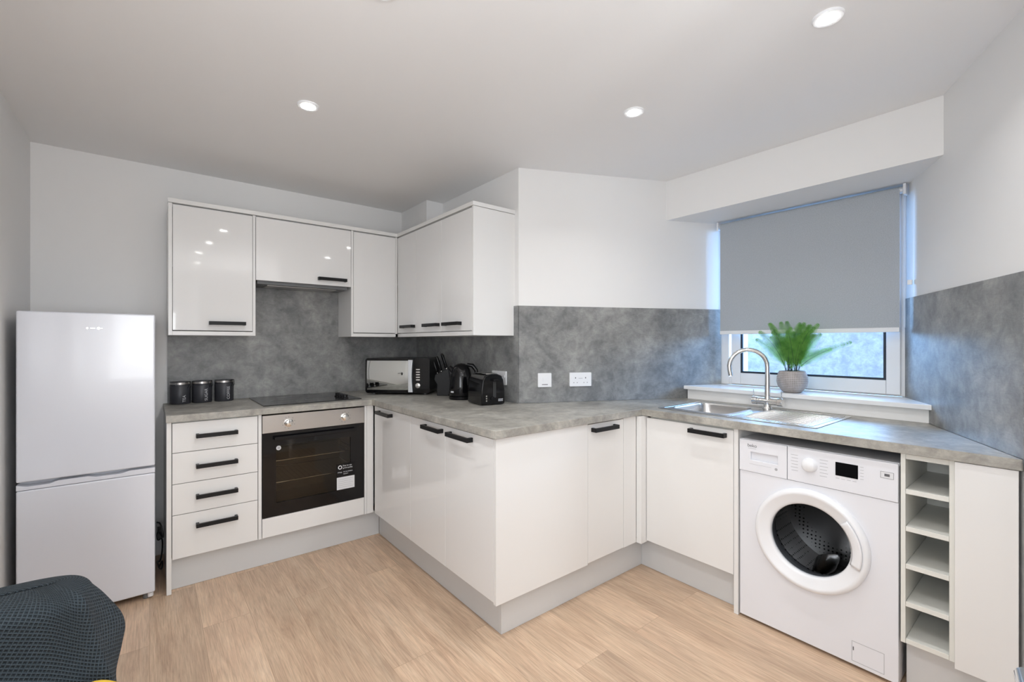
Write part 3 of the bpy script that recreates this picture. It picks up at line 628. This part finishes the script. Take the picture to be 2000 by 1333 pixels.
b = B(); b.tube(pts, [.0150, .0125, .012]+[.012]*13+[.0122, .0125], 18); b.build('spout', M_chrome, tp, smooth=60)

# ================================================================ FERN
PX, PY, PZ = 2.890, 1.030, 1.0205
pf = thing('potted_fern', (PX, PY, PZ), 'green fern in a woven-look round grey pot on the window sill', 'plant')
B().lathe([(.0005, 0), (.040, 0), (.049, .004), (.071, .032), (.079, .062), (.077, .090), (.067, .120), (.064, .124), (.060, .121), (.061, .10), (.0005, .10)], (0, 0, 0)).build('pot', M_pot, pf, local=True, smooth=60)
soil = B().lathe([(.0005, .108), (.060, .105)], (0, 0, 0)).build('soil', mat('soil', (.03, .022, .016), .95), pf, local=True)
rnd = random.Random(11)
specs = [(-1.0, .15, .17, .22), (-.8, .3, .14, .27), (1, .2, .27, .20), (1, -.3, .22, .16), (.8, .5, .15, .29), (-.5, -.6, .12, .28), (-.35, .3, .08, .32), (.5, -.2, .11, .31)]
for i in range(34):
    if i < len(specs): du, dw, ln, hz = specs[i]
    else:
        a = rnd.uniform(0, 6.28); du, dw = math.cos(a), math.sin(a)*.7; ln = rnd.uniform(.03, .12); hz = rnd.uniform(.22, .33)
    # du: along the sill (screen right = -y), dw: into the room
    dirv = Vector((-.62*dw*.6+.25*du*.3, -du, 0)); dirv = dirv/max(dirv.length, .01)
    side = Vector((-dirv.y, dirv.x, 0)) if rnd.random() < .5 else Vector((dirv.y, -dirv.x, 0))
    st_ = Vector((rnd.uniform(-.02, .02), rnd.uniform(-.03, .03), .105))
    P = []
    N = 20
    for k in range(N+1):
        t = k/N; P.append(st_+dirv*(ln*t**1.6)+Vector((0, 0, hz*(t-.12*t*t*t)*1.05)))
    b = B(); b.tube(P, [.0014*(1-.7*k/N) for k in range(N+1)], 5); b.build('stem', M_stem, pf, local=True)
    b = B(); tw = rnd.uniform(-.5, .5); K = 30
    for k in range(7, K):
        t = k/K; p = P[int(t*N)].lerp(P[min(int(t*N)+1, N)], t*N-int(t*N)); tan = (P[min(int(t*N)+1, N)]-P[max(int(t*N)-1, 0)]).normalized()
        sd_ = tan.cross(Vector((-1, 0, .1+tw))).normalized(); u_ = (t-.3)/.7
        L = .044*(min(1, u_*3.2+.35))*(1.02-u_)**.8+.005
        for s_ in (-1, 1):
            ax = (sd_*s_*.9+tan*.42+Vector((rnd.uniform(-.12, .12), 0, rnd.uniform(-.08, .08)))).normalized()
            nn = ax.cross(tan).normalized(); wv = nn.cross(ax); M_ = max(3, int(L/.0052))
            b.bm.faces.new([b.bm.verts.new(v) for v in (p-wv*.0004, p+wv*.0004, p+ax*L)])
            for q in range(M_):
                c0 = p+ax*(L*(q+.5)/M_); wl_ = .0100*(1-q/M_*.6)
                for s2 in (-1, 1):
                    tip = c0+(wv*s2*.9+ax*.5)*wl_+nn*rnd.uniform(-.0015, .0015)
                    f = [c0-ax*.0006, c0+(wv*s2*.6-ax*.05)*wl_*.6, tip, c0+(wv*s2*.3+ax*.4)*wl_*.7]
                    b.bm.faces.new([b.bm.verts.new(v) for v in f])
    b.build('frond', M_leaf, pf, local=True)

# ================================================================ BLIND
bl = thing('roller_blind', (3.03, 1.03, 2.10), 'grey roller blind pulled most of the way down over the window', 'blind')
BXX = 3.035
b = B(); b.cyl((BXX+.012, .565, 2.098), (BXX+.012, 1.532, 2.098), .018, n=28); b.build('roller_tube', M_alu, bl)
B().lathe([(.0195, 0), (.0195, .942)], (0, 0, 0), n=28).build('fabric_roll', M_blind, bl, local=True)
o = [x for x in bl.children if x.name.startswith('fabric_roll')][0]; o.rotation_euler = (R(90), 0, 0); o.location = Vector((BXX+.012, 1.522, 2.098))-bl.location
B().box(BXX-.0085, BXX-.0075, .577, 1.520, 1.385, 2.098).build('fabric', M_blind, bl)
B().box(BXX-.013, BXX-.002, .577, 1.520, 1.362, 1.386).build('bottom_bar', M_pvc, bl, .002)
for y in (.552, 1.533):
    b = B(); b.box(BXX-.012, BXX+.036, y, y+.012, 2.070, 2.126); b.build('bracket', M_plastic, bl, .002)
b = B(); n_ = 190
for i in range(n_):
    t = i/n_
    if t < .5: z = 2.09-1.45*t*.97; b.sphere((BXX-.022, .562, z), .0022, u=6, v=4)
    else: z = 2.09-1.45*(1-t)*.97; b.sphere((BXX+.004, .5575, z), .0022, u=6, v=4)
b.tube([(BXX-.022, .562, 2.09), (BXX-.022, .562, 1.39), (BXX-.010, .560, 1.375), (BXX+.004, .5575, 1.39), (BXX+.004, .5575, 2.09)], .0008, 6)
b.build('bead_chain', M_alu, bl)
b = B(); b.box(3.000, 3.012, on5(3.0)+.010, on5(3.0)+.030, 1.60, 1.625); o = b.build('chain_clip', M_plastic, bl, .002)

# ================================================================ SOCKETS
def plate(cx, cz, w_, h_, M, lab, kind):
    t = thing('wall_socket', M @ Vector((cx, cz, 0)), lab, 'socket'); L = Matrix.Translation(-t.location)
    b = B(); b.prism(rrect(cx-w_/2, cx+w_/2, cz-h_/2, cz+h_/2, .004), .0005, .010, M=L @ M); b.build('plate', M_plastic, t, .001, local=True)
    if kind == 'double':
        for s_ in (-1, 1):
            b = B(); u = cx+s_*.034
            b.box(u-.003, u+.003, cz-.006+.012, cz+.008+.006, .0101, .0105); b.box(u-.014, u-.009, cz-.022, cz-.018, .0101, .0105); b.box(u+.009, u+.014, cz-.022, cz-.018, .0101, .0105)
            bmesh.ops.transform(b.bm, matrix=L @ M, verts=b.bm.verts); b.build('pin_holes', M_print, t, local=True)
            b = B(); b.prism(rrect(cx+s_*.060-.005, cx+s_*.060+.005, cz+.004, cz+.020, .002), .0101, .0135, M=L @ M); b.build('switch', M_plastic, t, local=True)
        b = B(); b.prism([(cx-.014, cz+.006), (cx+.014, cz+.006), (cx+.014, cz+.0085), (cx-.014, cz+.0085)], .0101, .0104, M=L @ M); b.build('printing', M_greyprint, t, local=True)
    else:
        b = B(); b.prism(rrect(cx-.012, cx+.012, cz-.010, cz+.016, .002), .0101, .0135, M=L @ M); b.build('switch', M_plastic, t, local=True)
        b = B(); b.prism([(cx-.018, cz-.030), (cx+.020, cz-.030), (cx+.020, cz-.026), (cx-.018, cz-.026)], .0101, .0104, M=L @ M); b.build('printing', M_print, t, local=True)
    return t
def M3(): o3 = off3(1.795, .0105); return frame((d3.x, d3.y, 0), (0, 0, 1), (n3.x, n3.y, 0), (o3[0], o3[1], 0))
def u3(x): return (x-1.795)/d3.x
plate(u3(1.934), 1.073, .088, .087, M3(), 'square white switched spur plate on the splashback, left of the double socket', 'spur')
plate(u3(2.150), 1.073, .147, .087, M3(), 'white double wall socket on the splashback between the spur plate and the tap', 'double')
MX2 = frame((0, -1, 0), (0, 0, 1), (-1, 0, 0), (XI-.0105, 0, 0))
plate(-2.345, 1.080, .147, .087, MX2, 'white double wall socket half hidden behind the toaster', 'double')
plate(-2.900, 1.080, .147, .087, MX2, 'white double wall socket mostly hidden behind the knife block', 'double')

# ================================================================ CANISTERS
for (x, y, word, lab) in ((.147, 3.452, 'TEA', 'charcoal tea canister, lettered TEA, nearest the fridge'), (.259, 3.460, 'SUGAR', 'charcoal sugar canister, lettered SUGAR, middle one'), (.378, 3.464, 'COFFEE', 'charcoal coffee canister, lettered COFFEE, nearest the hob')):
    c = thing('canister', (x, y, WT+.001), lab, 'canister', group='charcoal storage canisters')
    B().lathe([(.0005, 0), (.051, 0), (.053, .003), (.053, .108), (.051, .111), (.0005, .111)], (0, 0, 0)).build('body', M_can, c, local=True)
    B().lathe([(.0515, .1115), (.0515, .118), (.0525, .119), (.0525, .131), (.051, .135), (.0005, .135)], (0, 0, 0)).build('lid', M_can, c, local=True)
    B().lathe([(.0532, .1195), (.0532, .1310), (.0528, .1310), (.0528, .1195)], (0, 0, 0)).build('steel_band', M_steel, c, local=True)
    b = B(); dv = Vector((.78, -.62, 0)); pv = Vector((.62, .78, 0))*.012
    b.tube([dv*.0535+pv+Vector((0, 0, .095)), dv*.060+pv+Vector((0, 0, .11)), dv*.056+pv+Vector((0, 0, .136)), dv*.056-pv+Vector((0, 0, .136)), dv*.060-pv+Vector((0, 0, .11)), dv*.0535-pv+Vector((0, 0, .095))], .0014, 6); b.build('clasp', M_black, c, local=True)
    # lettering turned upright, wrapped on the front
    n_ = Vector((.34, -.94, 0)).normalized(); u_ = Vector((0, 0, 1)); v_ = n_.cross(u_)
    text('lettering', word, .024, frame(u_, v_, n_, n_*.0534+Vector((0, 0, .012))), M_letter, c, .0005, local=True)

# ================================================================ MICROWAVE
mw = thing('microwave', (1.392, 3.062, WT), 'black microwave with mirrored door and silver handle strip in the worktop corner', 'microwave', rz=R(-42.5))
Wm, Dm, Z0, Z1 = .236, .300, .012, .264
b = B(); b.prism(rrect(-Wm, Wm, Z0, Z1, .022), 0, Dm-.03, M=frame((1, 0, 0), (0, 0, 1), (0, -1, 0), (0, Dm, 0))); b.build('body', M_blackp, mw, .003, local=True)
b = B(); b.prism(rrect(-Wm, .118, Z0, Z1, .020), 0, .027, M=frame((1, 0, 0), (0, 0, 1), (0, -1, 0), (0, .028, 0))); dm_ = b.build('door', M_blackg, mw, .003, local=True)
b = B(); gx0, gx1, gz0, gz1 = -Wm+.014, .082, Z0+.024, Z1-.018; G = 16
gv = [[b.bm.verts.new((gx0+(gx1-gx0)*i/G, .0004-.0105*(1-(2*i/G-1)**2*.3-(2*j/G-1)**2*.7), gz0+(gz1-gz0)*j/G)) for i in range(G+1)] for j in range(G+1)]
for j in range(G):
    for i in range(G): b.bm.faces.new((gv[j][i], gv[j][i+1], gv[j+1][i+1], gv[j+1][i]))
b.build('mirror_window', M_mirror, dm_, local=True, smooth=80)
b = B(); poly = [(.083, Z0+.008), (.116, Z0+.008)]+[(.116-.007*math.sin(math.pi*i/12), Z0+.008+.232*i/12) for i in range(1, 12)]+[(.116, Z1-.012), (.083, Z1-.012)]
b.prism(poly, 0, .016, M=frame((1, 0, 0), (0, 0, 1), (0, -1, 0), (0, .0008, 0))); b.build('handle_strip', M_alu, dm_, .002, local=True)
b = B(); b.prism(rrect(.119, Wm, Z0, Z1, .020), 0, .027, M=frame((1, 0, 0), (0, 0, 1), (0, -1, 0), (0, .028, 0))); cp_ = b.build('control_panel', M_blackg, mw, .003, local=True)
for i in range(5):
    z = .183-i*.0185; b = B(); b.prism(rrect(.137, .166, z-.004, z+.004, .0035), 0, .003, M=frame((1, 0, 0), (0, 0, 1), (0, -1, 0), (0, .0008, 0))); b.build('button', M_chrome, cp_, local=True)
B().lathe([(.020, 0), (.018, .012), (.015, .014), (.0005, .014)], (.152, .0008, .068), 'y', 28).build('dial', M_chrome, cp_, local=True)
for x in (-.19, .19):
    for y in (.05, .25): B().cyl((x, y, .0008), (x, y, .013), .012, n=14).build('foot', M_rubber, mw, local=True)

# ================================================================ KNIFE BLOCK
kb = thing('knife_block', (1.640, 2.835, WT+.001), 'black slanted knife block standing beside the microwave', 'knife block', rz=R(-38.6))
# profile in local x (screen right) / z, leaning to the left
b = B(); b.prism([(-.040, 0), (.045, 0), (.060, .075), (.040, .195), (-.052, .150), (-.060, .118), (-.040, .080)], -.045, .045, M=frame((1, 0, 0), (0, 0, 1), (0, -1, 0), (0, 0, 0))); b.build('block', M_black, kb, .004, local=True)
kd = Vector((-.30, 0, .95)).normalized(); ca, sa = math.cos(R(-38.6)), math.sin(R(-38.6))
for (lx, ly, lz, ln, lab) in ((.026, -.022, .192, .105, 'black-handled knife, right front slot of the block'), (.018, .020, .187, .115, 'black-handled knife, rear right slot of the block'), (-.012, -.024, .172, .110, 'black-handled knife, tallest on the left of the block'), (-.016, .020, .170, .085, 'black-handled knife, rear left slot of the block'), (-.042, -.004, .158, .085, 'short black-handled knife at the left edge of the block')):
    wp_ = kb.location+Vector((lx*ca-ly*sa, lx*sa+ly*ca, lz)); t = thing('kitchen_knife', wp_, lab, 'knife', rz=R(-38.6), group='knives in the block')
    b = B(); b.tube([kd*.004, kd*(.012), kd*(ln*.5), kd*(ln-.01), kd*ln], [.006, .0095, .0085, .0100, .0065], 12); b.build('handle', M_blackp, t, local=True, smooth=60)
    b = B(); b.box(-.0010, .0010, -.006, .006, -.02, .003); b.build('blade', M_chrome, t, local=True)

# ================================================================ KETTLE
kt = thing('kettle', (1.625, 2.575, WT+.001), 'black jug kettle with white badge between knife block and toaster', 'kettle', rz=R(-38.6))
B().lathe([(.0005, 0), (.078, 0), (.080, .006), (.080, .018), (.072, .022), (.0005, .022)], (0, 0, 0)).build('power_base', M_blackp, kt, local=True)
body = B().lathe([(.0005, .024), (.074, .024), (.078, .035), (.077, .09), (.070, .150), (.060, .195), (.046, .220), (.025, .234), (.0005, .238)], (0, 0, 0)).build('body', M_blackg, kt, local=True, smooth=60)
b = B(); b.tube([(.040, 0, .228), (.075, 0, .222), (.100, 0, .190), (.106, 0, .130), (.100, 0, .075), (.076, 0, .050)], [.012, .014, .013, .012, .012, .010], 12); b.build('handle', M_blackp, kt, local=True, smooth=60)
b = B(); b.tube([(-.050, 0, .185), (-.072, 0, .205), (-.080, 0, .216)], [.020, .016, .012], 12); b.build('spout', M_blackg, kt, local=True, smooth=60)
b = B(); b.prism(rrect(-.013, .013, .046, .058, .003), 0, .0016, M=frame((.766, -.643, 0), (0, 0, 1), (-.643, -.766, 0), (-.051, -.0607, 0))); b.build('badge', M_letter, body, local=True)

# ================================================================ TOASTER
to = thing('toaster', (1.622, 2.285, WT+.001), 'black two-slot toaster on the worktop in front of the kettle', 'toaster', rz=R(-8))
b = B(); prof = [(-.080, .012), (-.076, .004), (.076, .004), (.080, .012), (.078, .09), (.070, .150), (.055, .176), (.030, .186), (-.030, .186), (-.055, .176), (-.070, .150), (-.078, .09)]
b.prism(prof, -.095, .095, M=frame((1, 0, 0), (0, 0, 1), (0, -1, 0), (0, 0, 0))); tb = b.build('body', M_blackg, to, .010, 3, local=True)
b = B(); b.prism(rrect(-.040, .040, -.080, .080, .006), .1862, .1885, [rrect(-.030, -.008, -.070, .070, .003), rrect(.008, .030, -.070, .070, .003)]); b.build('slot_plate', M_chrome, to, local=True)
b = B(); b.box(-.030, -.008, -.070, .070, .1862, .1868); b.box(.008, .030, -.070, .070, .1862, .1868); b.build('slots', M_gap, to, local=True)
b = B(); b.box(-.003, .018, -.0972, -.0958, .045, .155); b.build('lever_slot', M_gap, to, local=True)
b = B(); b.box(-.008, .024, -.122, -.0975, .142, .158); b.build('lever', M_blackp, to, .003, local=True)
for z in (.028, .042, .056): B().cyl((-.047, -.0955, z), (-.047, -.0985, z), .0045, n=14).build('button', M_chrome, to, local=True)
B().lathe([(.013, 0), (.012, .008), (.0005, .009)], (-.006, -.0955, .040), 'y', 20).build('browning_dial', M_blackp, to, local=True)
b = B()
for i in range(6): b.box(.034+i*.0055, .0375+i*.0055, -.0962, -.0956, .030, .0355+.0015*(i % 2)); b.box(.034+i*.0055, .0378+i*.0055, -.0962, -.0956, .022, .0275)
b.build('lettering', M_letter, to, local=True)

# ================================================================ SOFA, THROW, CUSHION (left foreground)
sf = thing('sofa', (-.30, .6, 0), 'dark grey sofa along the left wall, almost wholly under the throw', 'sofa')
B().box(-.497, -.13, .1, 1.375, .10, .35).build('seat', M_sofa, sf, .03, 4)
B().box(-.497, -.40, -.2, 1.375, .352, .72).build('backrest', M_sofa, sf, .03, 4)
B().box(-.497, -.145, 1.415, 1.555, .10, .712).build('armrest', M_sofa, sf, .05, 5)
B().box(-.497, -.145, -.05, .09, .10, .60).build('armrest', M_sofa, sf, .04, 4)
for x in (-.46, -.18):
    for y in (.0, 1.46): B().cyl((x, y, .001), (x, y, .099), .018, n=12).build('leg', M_black, sf)
def ip(tab, z):
    tab = sorted(tab)
    if z <= tab[0][0]: return tab[0][1]
    for (a, va), (c, vc) in zip(tab, tab[1:]):
        if z <= c: return va+(vc-va)*(z-a)/(c-a)
    return tab[-1][1]
xe = [(.30, -.025), (.40, -.03), (.5, -.059), (.57, -.080), (.65, -.098), (.70, -.106), (.75, -.120)]
xs = [(.30, -.070), (.40, -.068), (.46, -.066), (.51, -.064), (.55, -.053), (.60, -.043), (.63, -.050), (.66, -.066), (.70, -.088), (.735, -.115), (.75, -.135)]
b = B(); uvl = b.bm.loops.layers.uv.new('UVMap'); rows = []; zs = [.30+.420*k/30 for k in range(31)]
def thr_row(z, shrink=0, lift=0):
    e, s_ = ip(xe, min(z, .75)), ip(xs, min(z, .75)); f = 1.385+.006*math.sin(z*23); pts = []
    ctrl = [(-.499, f+.005), (-.42, f), (-.34, f-.004), (-.26, f+.001), (-.2, f-.003), (-.16, f), (e-.02, f-.001), (e, f+.002), (e+.003, f+.010), (e*.8+s_*.2, f+.028), (e*.5+s_*.5, f+.052), (e*.2+s_*.8, f+.078), (s_, f+.095), (s_-.008, f+.13), (s_-.03, f+.17), (s_-.08, f+.19), (-.25, f+.195), (-.499, f+.195)]
    cy_ = 1.482
    for x, y in ctrl:
        pts.append((x if x < -.4 else x-(x+.30)*shrink*.35, cy_+(y-cy_)*(1-shrink), z+lift))
    return pts
allr = [thr_row(z) for z in zs]
for s_, lf in ((.05, .010), (.15, .018), (.32, .0245), (.55, .028), (.8, .030), (.97, .0305)): allr.append(thr_row(.72, s_, lf))
vr = [[b.bm.verts.new(p) for p in r_] for r_ in allr]
dist_v = 0
for j in range(len(vr)-1):
    dv_ = (Vector(allr[j+1][4])-Vector(allr[j][4])).length; du_ = 0
    for i in range(len(vr[0])-1):
        w_ = (Vector(allr[12][i+1])-Vector(allr[12][i])).length
        f = b.bm.faces.new((vr[j][i], vr[j][i+1], vr[j+1][i+1], vr[j+1][i]))
        for lp, uv in zip(f.loops, ((du_, dist_v), (du_+w_, dist_v), (du_+w_, dist_v+dv_), (du_, dist_v+dv_))): lp[uvl].uv = uv
        du_ += w_
    dist_v += dv_
o = b.build('throw_blanket', M_throw, smooth=80); sd = o.modifiers.new('solid', 'SOLIDIFY'); sd.thickness = .006; sd.offset = -1
ss = o.modifiers.new('sub', 'SUBSURF'); ss.levels = 1; ss.render_levels = 2
tag(o, 'dark blue-grey waffle-weave throw hanging over the sofa arm in the bottom left corner', 'blanket')
b = B(); q = bmesh.ops.create_uvsphere(b.bm, u_segments=32, v_segments=20, radius=1)
for v in q['verts']:
    x, y, z = v.co; e = .55
    sx_ = math.copysign(abs(x)**e, x); sz_ = math.copysign(abs(z)**e, z); v.co = Vector((sx_*.082, y*.035*(1.15-.5*max(abs(x), abs(z))), sz_*.082))
cu_m = Matrix.Translation((-.090, 1.325, .474)) @ Matrix.Rotation(R(-8), 4, 'X') @ Matrix.Rotation(R(38), 4, 'Y')
bmesh.ops.transform(b.bm, matrix=cu_m, verts=b.bm.verts)
o = b.build('cushion', M_yellow, smooth=80); tag(o, 'mustard yellow cushion, only its tip seen at the bottom edge by the throw', 'cushion')
